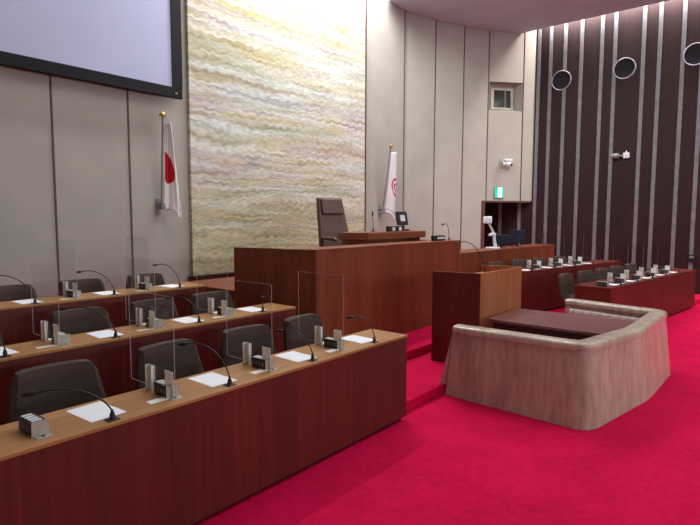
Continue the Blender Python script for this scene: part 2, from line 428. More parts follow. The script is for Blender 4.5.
# ------------------------------------------------------------------ tapestry and screen
bm = bm_new()
nx, nz = 40, 60
x0, x1, z0, z1 = 5.36, 10.14, .975, 10.2
box(bm, x0, x1, 7.93, 7.995, z0, z1, .01)
o = obj('tapestry', bm, M['tapestry'])
tag(o, 'tall woven wall tapestry with wavy pastel and ochre bands', 'tapestry')
bm = bm_new(); box(bm, 10.145, 10.185, 7.93, 7.995, .975, 10.2); struct('trim_%d' % k, bm, M['jamb']); k += 1

t = thing('projection_screen', 'huge white projection screen with black border hung on the wall', 'screen', (2.22, 7.86, 3.91))
bm = bm_new(); box(bm, -3.6, 2.78, 0, .02, .17, 4.2); obj('screen_surface', bm, M['screen'], t)
bm = bm_new()
box(bm, -3.72, 2.96, -.02, .04, 0, .17, .01); box(bm, 2.78, 2.96, -.02, .04, .17, 4.2); box(bm, -3.72, -3.6, -.02, .04, .17, 4.2); box(bm, -3.72, 2.96, -.02, .04, 4.2, 4.34)
obj('border', bm, M['black_frame'], t)
for x in (-2.5, .2, 2.4):
    bm = bm_new(); box(bm, x-.06, x+.06, .04, .139, 4.05, 4.25); obj('mount', bm, M['black'], t)
bm = bm_new(); box(bm, 2.82, 2.86, -.026, -.02, .06, .09); obj('badge', bm, M['grey'], t)

# ------------------------------------------------------------------ flags
def flag(name, label, px, pyt, zt, zb, mat, spread, width, disc_u):
    t = thing(name, label, 'flag', (px, YW, zb))
    L = zt - zb
    top = Vector((-.05, -(YW-pyt), L)); bot = Vector((0, -.12, 0))
    bm = bm_new(); tube(bm, [bot + (top-bot)*s for s in (.02, .5, 1)], .018, 10); obj('pole', bm, M['pole'], t, True)
    bm = bm_new(); lathe(bm, [(.012, -.02), (.05, 0), (.055, .03), (.03, .06), (.008, .075)], 14, Matrix.Translation(top)); obj('finial', bm, M['brass'], t, True)
    bm = bm_new(); box(bm, -.04, .04, -.03, -.004, -.14, .12, .008); box(bm, -.03, .03, -.17, -.03, -.05, .05, .008); obj('wall_bracket', bm, M['grey'], t)
    # cloth: gathered at the pole head, widening downwards in folds
    me = bpy.data.meshes.new('cloth'); b2 = bmesh.new(); uvl = b2.loops.layers.uv.new('UVMap')
    nu, nv = 44, 44; grid = []
    for j in range(nv+1):
        v = j/nv; row = []
        w = width*(.05 + .95*min(1, v*1.1)**.9)
        for i in range(nu+1):
            u = i/nu
            hoist = top + (bot-top)*(v*.87 + .08)
            # bottom edge hangs lower at the fly
            x = hoist.x + w*u*spread + .02
            y = hoist.y - .02 - .028*math.sin(u*9 + v*2.5)*(.35+.65*v) - .008*math.sin(u*23+v*4) - .14*u
            z = hoist.z - (.06 + .22*u)*min(1, v*1.4) - .02*math.sin(u*9)*v
            row.append((b2.verts.new((x, y, z)), u, v))
        grid.append(row)
    for j in range(nv):
        for i in range(nu):
            q = [grid[j][i], grid[j][i+1], grid[j+1][i+1], grid[j+1][i]]
            f = b2.faces.new([a[0] for a in q]); f.smooth = True
            for lp, a in zip(f.loops, q): lp[uvl].uv = (a[1]*.62 + disc_u, 1-a[2])
    b2.to_mesh(me); b2.free(); me.materials.append(mat)
    c = bpy.data.objects.new('cloth', me); COL.objects.link(c); c.parent = t
    s = c.modifiers.new('thick', 'SOLIDIFY'); s.thickness = .006
    return t
flag('national_flag', 'white flag with red disc hanging from a pole beside the screen', 4.77, 7.70, 3.56, 2.17, M['flag_disc'], 1, .24, .42)
flag('city_flag', 'white flag with red ring emblem hanging behind the presiding desk', 10.80, 7.62, 3.68, 2.15, M['flag_emblem'], 1, .27, -.02)

# ------------------------------------------------------------------ prototypes for the desk items
def frame_box(bm, c, ex, ey): pass

def chair_back_bm():
    """wide padded backrest: tapering upwards, leaning back, gently curved"""
    b2 = bmesh.new(); nu, nv = 14, 12
    def pt(u, v, side):
        w = .345 - .07*v
        # rounded upper corners
        r = .075
        x = u*w
        zt = 1.0
        ex = max(0, abs(u)*w - (w-r))/r
        cut = (1-math.sqrt(max(0, 1-ex*ex)))*r
        z = .40 + (.445 - cut)*v
        y = .20 + .11*v - .06*(u*u) + .02*math.sin(v*PI)
        edge = min(1, (1-abs(u))*5, (1-v)*5+.25, v*6+.4)
        th = .022 + .038*max(0, edge)**.5
        return (x, y + side*th, z)
    F_ = [[b2.verts.new(pt(-1+2*i/nu, j/nv, -1)) for i in range(nu+1)] for j in range(nv+1)]
    B_ = [[b2.verts.new(pt(-1+2*i/nu, j/nv, 1)) for i in range(nu+1)] for j in range(nv+1)]
    for j in range(nv):
        for i in range(nu):
            b2.faces.new((F_[j][i], F_[j][i+1], F_[j+1][i+1], F_[j+1][i])); b2.faces.new((B_[j][i], B_[j+1][i], B_[j+1][i+1], B_[j][i+1]))
        b2.faces.new((F_[j][0], F_[j+1][0], B_[j+1][0], B_[j][0])); b2.faces.new((F_[j][nu], B_[j][nu], B_[j+1][nu], F_[j+1][nu]))
    for i in range(nu):
        b2.faces.new((F_[0][i], B_[0][i], B_[0][i+1], F_[0][i+1])); b2.faces.new((F_[nv][i], F_[nv][i+1], B_[nv][i+1], B_[nv][i]))
    bmesh.ops.recalc_face_normals(b2, faces=b2.faces[:])
    return b2

def star_base(t, h):
    bm = bm_new()
    for q in range(5):
        a = q*2*PI/5+.3; c, s = math.cos(a), math.sin(a)
        tube(bm, [(0, 0, .10), (.15*c, .15*s, .085), (.28*c, .28*s, .062)], [.026, .022, .016], 8)
    obj('star_base', bm, M['chair_base'], t, True)
    for q in range(5):
        a = q*2*PI/5+.3; c, s = math.cos(a), math.sin(a)
        bm = bm_new(); m = Matrix.Translation((.28*c, .28*s, .03)) @ Matrix.Rotation(a+PI/2, 4, 'Z') @ Matrix.Rotation(PI/2, 4, 'Y')
        lathe(bm, [(.02, -.022), (.03, -.016), (.03, .016), (.02, .022)], 14, m); obj('caster', bm, M['chair_base'], t, True)
    bm = bm_new(); lathe(bm, [(.04, .07), (.04, .12), (.025, .13), (.025, h), (.1, h), (.1, h+.02)], 16); obj('column', bm, M['chair_base'], t, True)

def make_chair():
    t = thing('armchair', '', 'chair')
    bm = chair_back_bm(); obj('backrest', bm, M['chair'], t, True)
    bm = bm_new(); box(bm, -.25, .25, -.27, .22, .38, .48, .035, 3); obj('seat', bm, M['chair'], t, True)
    star_base(t, .36)
    return t
CH = make_chair(); CH_USED = [0]
def place_chair(loc, rz, label, group):
    if not CH_USED[0]:
        CH_USED[0] = 1; CH.location = loc; CH.rotation_euler = (0, 0, rz); CH['label'] = label; CH['group'] = group; return CH
    return dup(CH, loc, rz, label, group)

def make_counter():
    """small black four-window counter box with steel end plate and foot"""
    t = thing('counter_box', '', 'counter box')
    bm = bm_new(); box(bm, -.04, .04, -.066, .10, .002, .074, .004); obj('body', bm, M['black'], t)
    bm = bm_new(); box(bm, -.044, .044, -.071, -.066, 0, .078)
    box(bm, -.04, .04, -.125, -.066, 0, .004)
    obj('end_plate', bm, M['steel'], t)
    bm = bm_new(); lathe(bm, [(.011, .004), (.011, .0065)], 14, Matrix.Translation((0, -.1, 0))); obj('foot_hole', bm, M['black'], t)
    for q in range(4):
        y = .08 - q*.038
        bm = bm_new(); box(bm, -.03, .02, y-.0115, y+.0115, .074, .0765)
        obj('number_window', bm, M['window'], t)
    for q in range(4):
        y = .08 - q*.038
        bm = bm_new(); box(bm, -.0425, -.040, y-.010, y+.010, .02, .055); obj('side_window', bm, M['digit'], t)
    return t
CB = make_counter(); CB_USED = [0]
def place_box(loc, rz, label, group):
    if not CB_USED[0]:
        CB_USED[0] = 1; CB.location = loc; CB.rotation_euler = (0, 0, rz); CB['label'] = label; CB['group'] = group; return CB
    return dup(CB, loc, rz, label, group)

def make_partition():
    """clear acrylic sheet across the desk held by two L brackets; local y=0 at desk front"""
    t = thing('acrylic_partition', '', 'partition')
    b = bm_new(); box(b, -.0025, .0025, .10, .64, .025, .645)
    s = obj('sheet', b, [M['acrylic'], M['acrylic_edge']], t)
    for p in s.data.polygons:
        if abs(p.normal.x) < .5: p.material_index = 1
    # near bracket: plate on the near face, foot towards -x
    bm = bm_new(); box(bm, -.0065, -.0028, .115, .205, .0, .165); box(bm, -.16, -.0065, .115, .175, 0, .004); obj('bracket', bm, M['alu'], t)
    bm = bm_new()
    box(bm, .0028, .0065, .345, .42, .0, .165); box(bm, .0065, .12, .36, .42, 0, .004); box(bm, -.02, -.0028, .345, .352, .0, .165); box(bm, -.02, -.0028, .413, .42, .0, .165)
    obj('bracket', bm, M['alu'], t)
    return t
AP = make_partition(); AP_USED = [0]
def place_part(loc, rz, label, group):
    if not AP_USED[0]:
        AP_USED[0] = 1; AP.location = loc; AP.rotation_euler = (0, 0, rz); AP['label'] = label; AP['group'] = group; return AP
    return dup(AP, loc, rz, label, group)

def mic(loc, tip, label, group=None, r=.0048):
    """gooseneck microphone; tip is relative to the base"""
    t = thing('gooseneck_microphone', label, 'microphone', loc, 0, group)
    tip = Vector(tip); h = Vector((tip.x, tip.y, 0))
    bm = bm_new(); box(bm, -.035, .035, -.03, .03, 0, .006, .002); lathe(bm, [(.016, .006), (.015, .03), (.008, .05), (.007, .06)], 12); obj('base', bm, M['mic'], t, True)
    hd = (h.normalized()*.95 + Vector((0, 0, -.12))).normalized() if h.length > .05 else Vector((0, 0, 1))
    st = tip - hd*.075
    if h.length > .05: pts = bez((0, 0, .05), (h.x*.05, h.y*.05, .05+tip.z*.42), (st - hd*h.length*.5 + Vector((0, 0, .035))), st)
    else: pts = bez((0, 0, .05), (0, 0, .05+tip.z*.4), st-Vector((0, 0, .05)), st)
    bm = bm_new(); tube(bm, pts, r, 8); obj('gooseneck', bm, M['mic'], t, True)
    bm = bm_new(); tube(bm, [st, st+hd*.012, st+hd*.06, st+hd*.075], [.008, .0135, .0135, .008], 10); obj('capsule', bm, M['mic'], t, True)
    return t

def paper(loc, rz, label, group):
    bm = bm_new(); b2 = bm
    box(bm, -.105, .105, -.1485, .1485, .0005, .002)
    o = obj('paper_sheet', bm, M['paper']); o.location = loc; o.rotation_euler = (0, 0, rz)
    return tag(o, label, 'paper', group)

ORD = ['first', 'second', 'third', 'fourth', 'fifth', 'sixth']
def desk_row(key, O, th, length, ztop, zf, zplat, seats, where, count, mats, pshift=.02, chairs=True, depth=.445, cd_=.80):
    """O = front corner (x,y); local s along the row, d behind the front edge"""
    ex = Vector((math.cos(th), math.sin(th))); ey = Vector((-math.sin(th), math.cos(th)))
    def P(s, d, z): v = Vector(O) + ex*s + ey*d; return (v.x, v.y, z)
    t = thing('council_desk', key, 'desk', (O[0], O[1], zf), th, 'council desk rows')
    H = ztop - zf
    bm = bm_new(); box(bm, 0, length, .004, .03, .04, H-.022); obj('front_panel', bm, mats[0], t)
    bm = bm_new(); box(bm, .02, length-.02, .05, .07, 0.001, .04); obj('plinth', bm, M['black'], t)
    step_h = zplat - zf + .002
    for s in (0, length-.03):
        bm = bm_new(); box(bm, s, s+.03, .031, depth-.02, step_h, H-.022); obj('end_panel', bm, mats[0], t)
    bm = bm_new(); box(bm, -.004, length+.004, 0, depth, H-.022, H, .003); obj('desk_top', bm, mats[1], t)
    bm = bm_new(); box(bm, .03, length-.03, .10, .40, H-.16, H-.14); obj('under_shelf', bm, mats[0], t)
    for i, q in enumerate(seats):
        s, opts = q
        o = '%s from the %s' % (ORD[opts.get('n', i)], count)
        if opts.get('panel', True): place_part(P(s-.37-pshift, 0, ztop), th, 'acrylic partition on %s, %s' % (where, o), 'acrylic partitions between seats')
        if opts.get('box', True): place_box(P(s-(.385 if opts.get('panel', True) else .35), .2, ztop), th + R(random.uniform(-3, 3)), 'black counter box on %s, %s' % (where, o), 'counter boxes on desks')
        if opts.get('paper', True): paper(P(s, .25, ztop), th + R(random.uniform(-5, 5)), 'white paper sheet on %s, %s' % (where, o), 'papers on the desks')
        if opts.get('mic', True):
            tip = opts.get('tip', (-.10, .36, .10)); v = ex*tip[0] + ey*tip[1]
            mic(P(s, .055, ztop), (v.x, v.y, tip[2]), 'black gooseneck microphone on %s, %s' % (where, o), 'desk microphones')
        if chairs and opts.get('chair', True):
            dx, dr = opts.get('c', (.1, 0))
            place_chair(P(s+dx, cd_, zplat), th + R(dr), 'dark brown armchair behind %s, %s' % (where, o), 'armchairs behind the desk rows')
    return t
WM = (M['front'], M['top'])
S1 = [(3.88, dict(tip=(-.03, .30, .20), c=(.1, 3))), (3.06, dict(tip=(-.02, .40, .19), c=(.14, -3))), (2.24, dict(tip=(-.12, .42, .24), c=(.16, 4))), (1.42, dict(panel=False, tip=(-.34, .34, .155), c=(.08, -4)))]
S2 = [(3.88, dict(tip=(.05, .02, .15), c=(.04, -2))), (3.06, dict(tip=(-.1, .42, .22), c=(.1, 3))), (2.22, dict(tip=(-.25, .50, .22), c=(.12, -3))), (1.38, dict(tip=(-.1, .36, .22), c=(0, 2)))]
S3 = [(3.86, dict(tip=(-.1, .46, .26), c=(.1, 2), paper=True)), (3.0, dict(tip=(-.2, .5, .24), c=(.06, -2))), (2.16, dict(tip=(-.3, .5, .26), c=(.1, 3)))]
X0 = .2
def loc_seats(l, x0): return [(s-x0, dict(d, n=i)) for i, (s, d) in enumerate(l)]
desk_row('long wooden desk at the carpet edge, frontmost of the three under the screen', (X0, 2.86), 0, 4.34-X0, .854, 0, .115, loc_seats(S1, X0), 'front desk under the screen', 'rostrum end', WM)
desk_row('long wooden desk, middle of the three rows under the screen', (X0, 4.39), 0, 4.33-X0, .965, .115, .23, loc_seats(S2, X0), 'middle desk under the screen', 'rostrum end', WM, pshift=.065)
desk_row('long wooden desk below the wall panels, rearmost of the three under the screen', (X0, 5.95), 0, 4.22-X0, 1.10, .23, .345, loc_seats(S3, X0), 'rear desk under the screen', 'rostrum end', WM)

# far group of desks beyond the marble enclosure
SB = [(.55, dict(panel=False, c=(.12, 6))), (1.32, dict(c=(.16, -3))), (2.09, dict(c=(.2, 2))), (2.86, dict(c=(.15, -3))), (3.68, dict(c=(.15, 2)))]
SA = [(.95, dict(panel=False, c=(.1, 4))), (1.79, dict(c=(.1, -4))), (2.63, dict(c=(.1, 3))), (3.45, dict(c=(.1, 0)))]
desk_row('long red brown desk on the carpet beyond the marble enclosure', (9.36, 2.24), R(-7.4), 4.72, .854, 0, .115, [(s, dict(d, n=i)) for i, (s, d) in enumerate(SB)], 'carpet-level far desk', 'lectern end', (M['front'], M['front']), depth=.62)
desk_row('long red brown desk beyond the lectern, behind the other far desk', (9.3, 4.02), R(-10.6), 4.75, .97, .115, .232, [(s, dict(d, n=i)) for i, (s, d) in enumerate(SA)], 'raised far desk', 'lectern end', (M['front'], M['front']), depth=.5, cd_=.66)

# rear counter along the passage, with screens and a document camera
th = R(-2.6); O = (8.62, 5.04)
t = thing('side_counter', 'low red wooden counter beside the rostrum carrying a document camera', 'counter', (O[0], O[1], .232), th)
bm = bm_new(); box(bm, 0, 5.52, .0, .03, 0, 1.04); obj('front_panel', bm, M['rost'], t)
bm = bm_new(); box(bm, -.01, 5.53, -.005, .55, 1.04, 1.068, .003); obj('counter_top', bm, M['rost'], t)
for s in (0, 5.49):
    bm = bm_new(); box(bm, s, s+.03, .03, .53, 0, 1.04); obj('end_panel', bm, M['rost'], t)
ex = Vector((math.cos(th), math.sin(th))); ey = Vector((-math.sin(th), math.cos(th)))
def CP(s, d): v = Vector(O) + ex*s + ey*d; return (v.x, v.y, 1.3)

t = thing('document_camera', 'white document camera with folded arm on the low counter', 'document camera', CP(2.62, .25), R(-20)); t.scale = (.8, .8, .8)
bm = bm_new(); box(bm, -.16, .16, -.13, .13, 0, .05, .012); obj('base', bm, M['white'], t)
bm = bm_new(); tube(bm, [(.1, 0, .05), (.06, 0, .22), (.04, 0, .38)], [.05, .045, .04], 10); obj('lower_arm', bm, M['white'], t, True)
bm = bm_new(); tube(bm, [(.08, 0, .40), (-.05, 0, .41), (-.16, 0, .38)], [.04, .05, .03], 10); tube(bm, [(.04, 0, .40), (-.08, 0, .58), (-.2, 0, .74)], [.035, .032, .032], 10); obj('upper_arm', bm, M['white'], t, True)
bm = bm_new(); box(bm, -.32, -.12, -.09, .09, .70, .90, .03, 3); obj('camera_head', bm, M['white'], t, True)
def monitor(loc, rz, w, h, lab):
    t = thing('monitor', lab, 'monitor', loc, rz)
    bm = bm_new(); box(bm, -w/2, w/2, -.02, .02, .08, .08+h, .008); obj('housing', bm, M['black'], t)
    bm = bm_new(); box(bm, -w/2+.015, w/2-.015, -.024, -.02, .095, .065+h); obj('display', bm, M['navy'], t)
    bm = bm_new(); box(bm, -.12, .12, -.08, .1, 0, .012, .004); box(bm, -.03, .03, .02, .04, .01, .2); obj('stand', bm, M['black'], t)
    return t
monitor(CP(3.1, .3), R(-60), .36, .22, 'dark wide monitor beside the document camera')
monitor(CP(3.85, .25), R(-60), .34, .32, 'dark square monitor standing alone on the low counter')
mic(CP(5.2, .15), (.02, .03, .3), 'black upright microphone at the far end of the low counter', None, .01)

# ------------------------------------------------------------------ rostrum
ZR, ZP = 1.0, .232
LF = (4.79, 4.5); LB = (4.43, 5.63); RF = (8.47, 4.5)
t = thing('rostrum', 'tall mahogany rostrum with stepped front below the tapestry', 'rostrum', (0, 0, 0))
bm = bm_new(); prism(bm, [LF, RF, (RF[0], 4.53), (LF[0]+.02, 4.53)], ZP, 1.585); obj('front_panel', bm, M['rost'], t)
bm = bm_new(); prism(bm, [LB, LF, (LF[0]+.02, 4.53), (LB[0]+.04, 5.64)], ZP, 1.60); obj('side_panel', bm, M['rost'], t)
bm = bm_new(); box(bm, RF[0]-.03, RF[0], 4.531, 6.2, ZP, 1.585); obj('side_panel', bm, M['rost'], t)
bm = bm_new(); prism(bm, [(LF[0]+.01, 4.495), (RF[0]+.004, 4.495), (RF[0]+.004, 4.9), (LF[0]-.2, 4.9)], 1.585, 1.60, .002); obj('ledge', bm, M['rost_top'], t)
step('floor_dais', [(LF[0]+.1, 4.56), (RF[0]-.04, 4.56), (RF[0]-.04, 7.2), (LB[0]+.15, 7.2), (LB[0]+.15, 5.68)], ZP, ZR)
bpy.data.objects['floor_dais'].data.materials[0] = M['rost']

t = thing('presiding_desk', 'raised mahogany desk on the rostrum in front of the tall chair', 'desk', (0, 0, ZR))
DP = [(6.62, 5.1), (8.30, 5.1), (8.42, 5.25), (8.42, 5.62), (6.5, 5.62), (6.42, 5.4)]
DI = [(6.68, 5.17), (8.22, 5.17), (8.34, 5.32), (8.34, 5.58), (6.55, 5.58), (6.48, 5.42)]
bm = bm_new(); prism(bm, DI, 0, .64); obj('body', bm, M['rost'], t)
bm = bm_new(); prism(bm, DP, .64, .755, .006); obj('desk_top', bm, M['rost_top'], t)

t = thing('presiding_chair', 'tall brown leather chair with headrest cushion behind the rostrum', 'chair', (7.14, 6.05, ZR), R(-14))
def slab_back(w0, w1, z0, z1, y0, y1, th):
    b2 = bmesh.new(); rows = 10; L = []
    for j in range(rows+1):
        f = j/rows; w = w0+(w1-w0)*f; y = y0+(y1-y0)*f; z = z0+(z1-z0)*f
        L.append([b2.verts.new(v) for v in ((-w, y-.02, z), (-w*.55, y, z), (w*.55, y, z), (w, y-.02, z), (w, y+th-.02, z), (0, y+th, z), (-w, y+th-.02, z))])
    for a, b in zip(L, L[1:]):
        for i in range(7): b2.faces.new((a[i], a[(i+1) % 7], b[(i+1) % 7], b[i]))
    b2.faces.new(L[0][::-1]); b2.faces.new(L[-1])
    bmesh.ops.recalc_face_normals(b2, faces=b2.faces[:])
    sharp = [e for e in b2.edges if len(e.link_faces) == 2 and e.calc_face_angle(0) > R(45)]
    bmesh.ops.bevel(b2, geom=sharp, offset=.02, segments=3, profile=.5, affect='EDGES')
    return b2
obj('backrest', slab_back(.33, .255, .42, 1.34, .2, .42, .10), M['chair_high'], t, True)
bm = slab_back(.225, .225, 1.05, 1.32, .31, .37, .06); obj('headrest', bm, M['chair_high'], t, True)
bm = bm_new(); box(bm, -.29, .29, -.3, .26, .36, .48, .04, 3); obj('seat', bm, M['chair_high'], t, True)
for s in (-1, 1):
    bm = bm_new(); tube(bm, [(s*.33, .2, .44), (s*.34, .15, .64), (s*.33, -.2, .63), (s*.32, -.24, .6)], [.03, .032, .035, .02], 10); obj('armrest', bm, M['chair_high'], t, True)
star_base(t, .34)

# things on the presiding desk and the ledge
ZD = ZR + .755
mic((7.2, 5.45, ZD), (.01, .02, .34), 'thin upright black microphone on the presiding desk', None)
mic((7.92, 5.38, ZD), (-.55, .1, .36), 'long gooseneck microphone leaning over the presiding desk', None)
t = thing('name_plate_stand', 'black name stand with two white tags on the presiding desk', 'name plate', (7.55, 5.27, ZD), R(-8))
bm = bm_new(); prism(bm, [(-.17, -.05), (.17, -.05), (.15, .05), (-.15, .05)], 0, .09, .01); obj('holder', bm, M['black'], t)
for x in (-.06, .1):
    bm = bm_new(); box(bm, x-.03, x+.03, -.056, -.05, .015, .075); obj('tag', bm, M['window'], t)
t = thing('small_display', 'small black tilted display with a white square on the presiding desk', 'display', (8.08, 5.45, ZD), R(-12))
bm = bm_new(); prism(bm, [(-.12, -.06), (.12, -.06), (.12, .08), (-.12, .08)], 0, .03, .006); tube(bm, [(.05, .03, .03), (.05, .04, .14)], .02, 8); obj('stand', bm, M['black'], t)
h = bm_new(); box(h, -.13, .13, -.02, .02, 0, .25, .012); bmesh.ops.transform(h, matrix=Matrix.Translation((0, 0, .10)) @ Matrix.Rotation(R(-12), 4, 'X'), verts=h.verts[:]); pn = obj('housing', h, M['black'], t)
h = bm_new(); box(h, -.055, .055, -.026, -.02, .07, .18); bmesh.ops.transform(h, matrix=Matrix.Translation((0, 0, .10)) @ Matrix.Rotation(R(-12), 4, 'X'), verts=h.verts[:]); obj('display_face', h, M['window'], pn)
t = thing('tag_holder', 'low black holder with a row of white tags on the rostrum ledge', 'name plate', (8.02, 4.68, 1.6), R(-4))
bm = bm_new(); box(bm, -.16, .16, -.04, .04, 0, .09, .012); obj('holder', bm, M['black'], t)
for q in range(4):
    bm = bm_new(); x = -.06+q*.055; box(bm, x-.02, x+.02, -.046, -.04, .03, .065); obj('tag', bm, M['window'], t)
mic((8.36, 4.66, 1.6), (-.22, .03, .27), 'black gooseneck microphone on the rostrum ledge beside the tag holder', None)

# ------------------------------------------------------------------ lectern
zb, zt = .117, 1.30
t = thing('lectern', 'boxy wooden lectern standing between the rostrum and marble enclosure', 'lectern', (0, 0, 0))
A_, B_, C_, D_ = (6.04, 3.6), (6.18, 2.99), (7.42, 2.96), (7.40, 3.56)
bm = bm_new(); prism(bm, [B_, C_, (C_[0], C_[1]+.03), (B_[0]+.01, B_[1]+.03)], zb, zt, .002); obj('front_panel', bm, M['lect'], t)
bm = bm_new(); prism(bm, [A_, B_, (B_[0]+.032, B_[1]+.03), (A_[0]+.032, A_[1])], zb, zt-.001, .002); obj('side_panel', bm, M['front'], t)  # side away from the light: shade put into the colour by a darker veneer
bm = bm_new(); prism(bm, [(C_[0]-.03, C_[1]+.03), (C_[0], C_[1]+.03), D_, (D_[0]-.03, D_[1])], zb, zt-.001, .002); obj('side_panel', bm, M['lect'], t)
bm = bm_new(); prism(bm, [(B_[0]+.03, 3.03), (C_[0]-.035, 3.0), (D_[0]-.035, 3.52), (A_[0]+.05, 3.56)], 1.16, 1.2); obj('reading_top', bm, M['lect'], t)
mic((6.98, 3.32, 1.2), (-.55, .18, .45), 'long gooseneck microphone rising from the lectern', None)

# ------------------------------------------------------------------ marble enclosure and its table
def offset_path(path, d):
    out = []
    for i, p in enumerate(path):
        p = Vector(p); ns = []
        if i > 0: e = (p-Vector(path[i-1])).normalized(); ns.append(Vector((-e.y, e.x)))
        if i < len(path)-1: e = (Vector(path[i+1])-p).normalized(); ns.append(Vector((-e.y, e.x)))
        nn = (sum(ns, Vector((0, 0)))).normalized(); k = 1/max(.5, nn.dot(ns[0]))
        out.append(p + nn*d*k)
    return out
def roundpath(path, r, n=5):
    out = [Vector(path[0])]
    for a, b, c in zip(path, path[1:], path[2:]):
        a, b, c = Vector(a), Vector(b), Vector(c)
        p = b+(a-b).normalized()*r; q = b+(c-b).normalized()*r
        for i in range(n+1):
            s = i/n; out.append(p*(1-s)**2 + b*2*s*(1-s) + q*s*s)
    out.append(Vector(path[-1])); return out
base = [Vector(b) for b in ((5.25, 2.94), (5.15, 1.37), (6.57, 1.13), (7.96, 1.12), (8.34, 2.6))]
topp = [Vector(b) for b in ((5.22, 2.84), (5.25, 1.43), (6.40, 1.20), (7.93, 1.20), (8.2, 2.5))]
def loft(sections):
    """sections: list of closed-profile vertex lists"""
    b2 = bmesh.new(); R_ = [[b2.verts.new(v) for v in s] for s in sections]; n = len(sections[0])
    for a, b in zip(R_, R_[1:]):
        for i in range(n): b2.faces.new((a[i], a[(i+1) % n], b[(i+1) % n], b[i]))
    b2.faces.new(R_[0][::-1]); b2.faces.new(R_[-1]); bmesh.ops.recalc_face_normals(b2, faces=b2.faces[:])
    return b2
zrail, ztop = .735, .81
outb = roundpath(base, .2); outt = roundpath(topp, .2); inn = roundpath(offset_path(topp, .17), .05)
# near end leans forward at the top
sec = []
for a, b, c in zip(outb, outt, inn): sec.append([(a.x, a.y, .002), (b.x, b.y, zrail), (c.x, c.y, zrail), (c.x, c.y, .002)])
t = thing('marble_enclosure', 'pinkish marble parapet enclosure on the carpet before the lectern', 'enclosure', (0, 0, 0))
obj('wall', loft(sec), M['marble'], t, True)
# heel resting on the step
e0 = outb[0]; 
b2 = bmesh.new(); vs = [(e0.x-.005, e0.y+.002, .118), (e0.x+.24, e0.y+.002, .118), (e0.x+.24, e0.y+.07, .118), (e0.x-.005, e0.y+.07, .118)]
top4 = [(outt[0].x, outt[0].y+.002, zrail), (inn[0].x, inn[0].y+.002, zrail), (inn[0].x, inn[0].y+.004, zrail), (outt[0].x, outt[0].y+.004, zrail)]
lo = [b2.verts.new(v) for v in vs]; hi = [b2.verts.new(v) for v in top4]
for i in range(4): b2.faces.new((lo[i], lo[(i+1) % 4], hi[(i+1) % 4], hi[i]))
b2.faces.new(lo[::-1]); b2.faces.new(hi); obj('heel', b2, M['marble'], t)
sec = []
ro = roundpath(offset_path(topp, -.012), .2); ri = roundpath(offset_path(topp, .185), .05)
for b, c in zip(ro, ri):
    d = (c-b); w = d.length; d.normalize(); s = []
    for q in range(13):
        a = PI - PI*q/12
        xx = w/2 + (w/2)*math.copysign(abs(math.cos(a))**.5, math.cos(a)); zz = zrail+.015 + (ztop-zrail-.015)*abs(math.sin(a))**.5
        v = b + d*xx; s.append((v.x, v.y, zz))
    s += [(c.x, c.y, zrail+.001), (b.x, b.y, zrail+.001)]
    sec.append(s)
obj('rail', loft(sec), M['marble'], t, True)

# padded pale lining on the inner face of the far side
bm = bm_new(); ip = offset_path(topp, .172); a, b = ip[3], ip[4]; d = (b-a); ln = d.length; d.normalize(); n = Vector((-d.y, d.x))
NU, NV = 72, 18; g = []
for j in range(NV+1):
    row = []
    for i in range(NU+1):
        u = .12 + (ln-.2)*i/NU; v = .28 + .40*j/NV
        bul = .006 + .024*abs(math.sin(u*PI/.13)*math.sin((v-.30)*PI/.13))**.6
        p = a + d*u + n*bul; row.append(bm.verts.new((p.x, p.y, v)))
    g.append(row)
for j in range(NV):
    for i in range(NU): bm.faces.new((g[j][i], g[j][i+1], g[j+1][i+1], g[j+1][i]))
o = obj('padded_lining', bm, M['lining'], t, True); sm = o.modifiers.new('thick', 'SOLIDIFY'); sm.thickness = .004

t = thing('rosewood_table', 'dark polished rosewood table inside the marble enclosure', 'table', (0, 0, 0))
TP = []
for cx, cy, a0 in ((6.25, 1.5, 180), (7.13, 1.5, 270), (7.06, 2.77, 0), (6.32, 2.77, 90)):
    r = .07 if cy < 2 else .14
    for i in range(7): a = R(a0+i*15); TP.append((cx+r*math.cos(a), cy+r*math.sin(a)))
bm = bm_new(); prism(bm, TP, .705, .74, .004); obj('table_top', bm, M['dark_table'], t)
bm = bm_new(); box(bm, 6.23, 7.15, 1.48, 1.50, .54, .705); box(bm, 6.23, 7.15, 2.8, 2.82, .54, .705); box(bm, 6.21, 6.23, 1.48, 2.82, .54, .705); box(bm, 7.15, 7.17, 1.48, 2.82, .54, .705); obj('apron', bm, M['dark_edge'], t)
for x in (6.27, 7.11):
    for y in (1.54, 2.76):
        bm = bm_new(); tube(bm, [(x, y, .001), (x, y, .705)], [.024, .034], 12); obj('leg', bm, M['dark_table'], t, True)

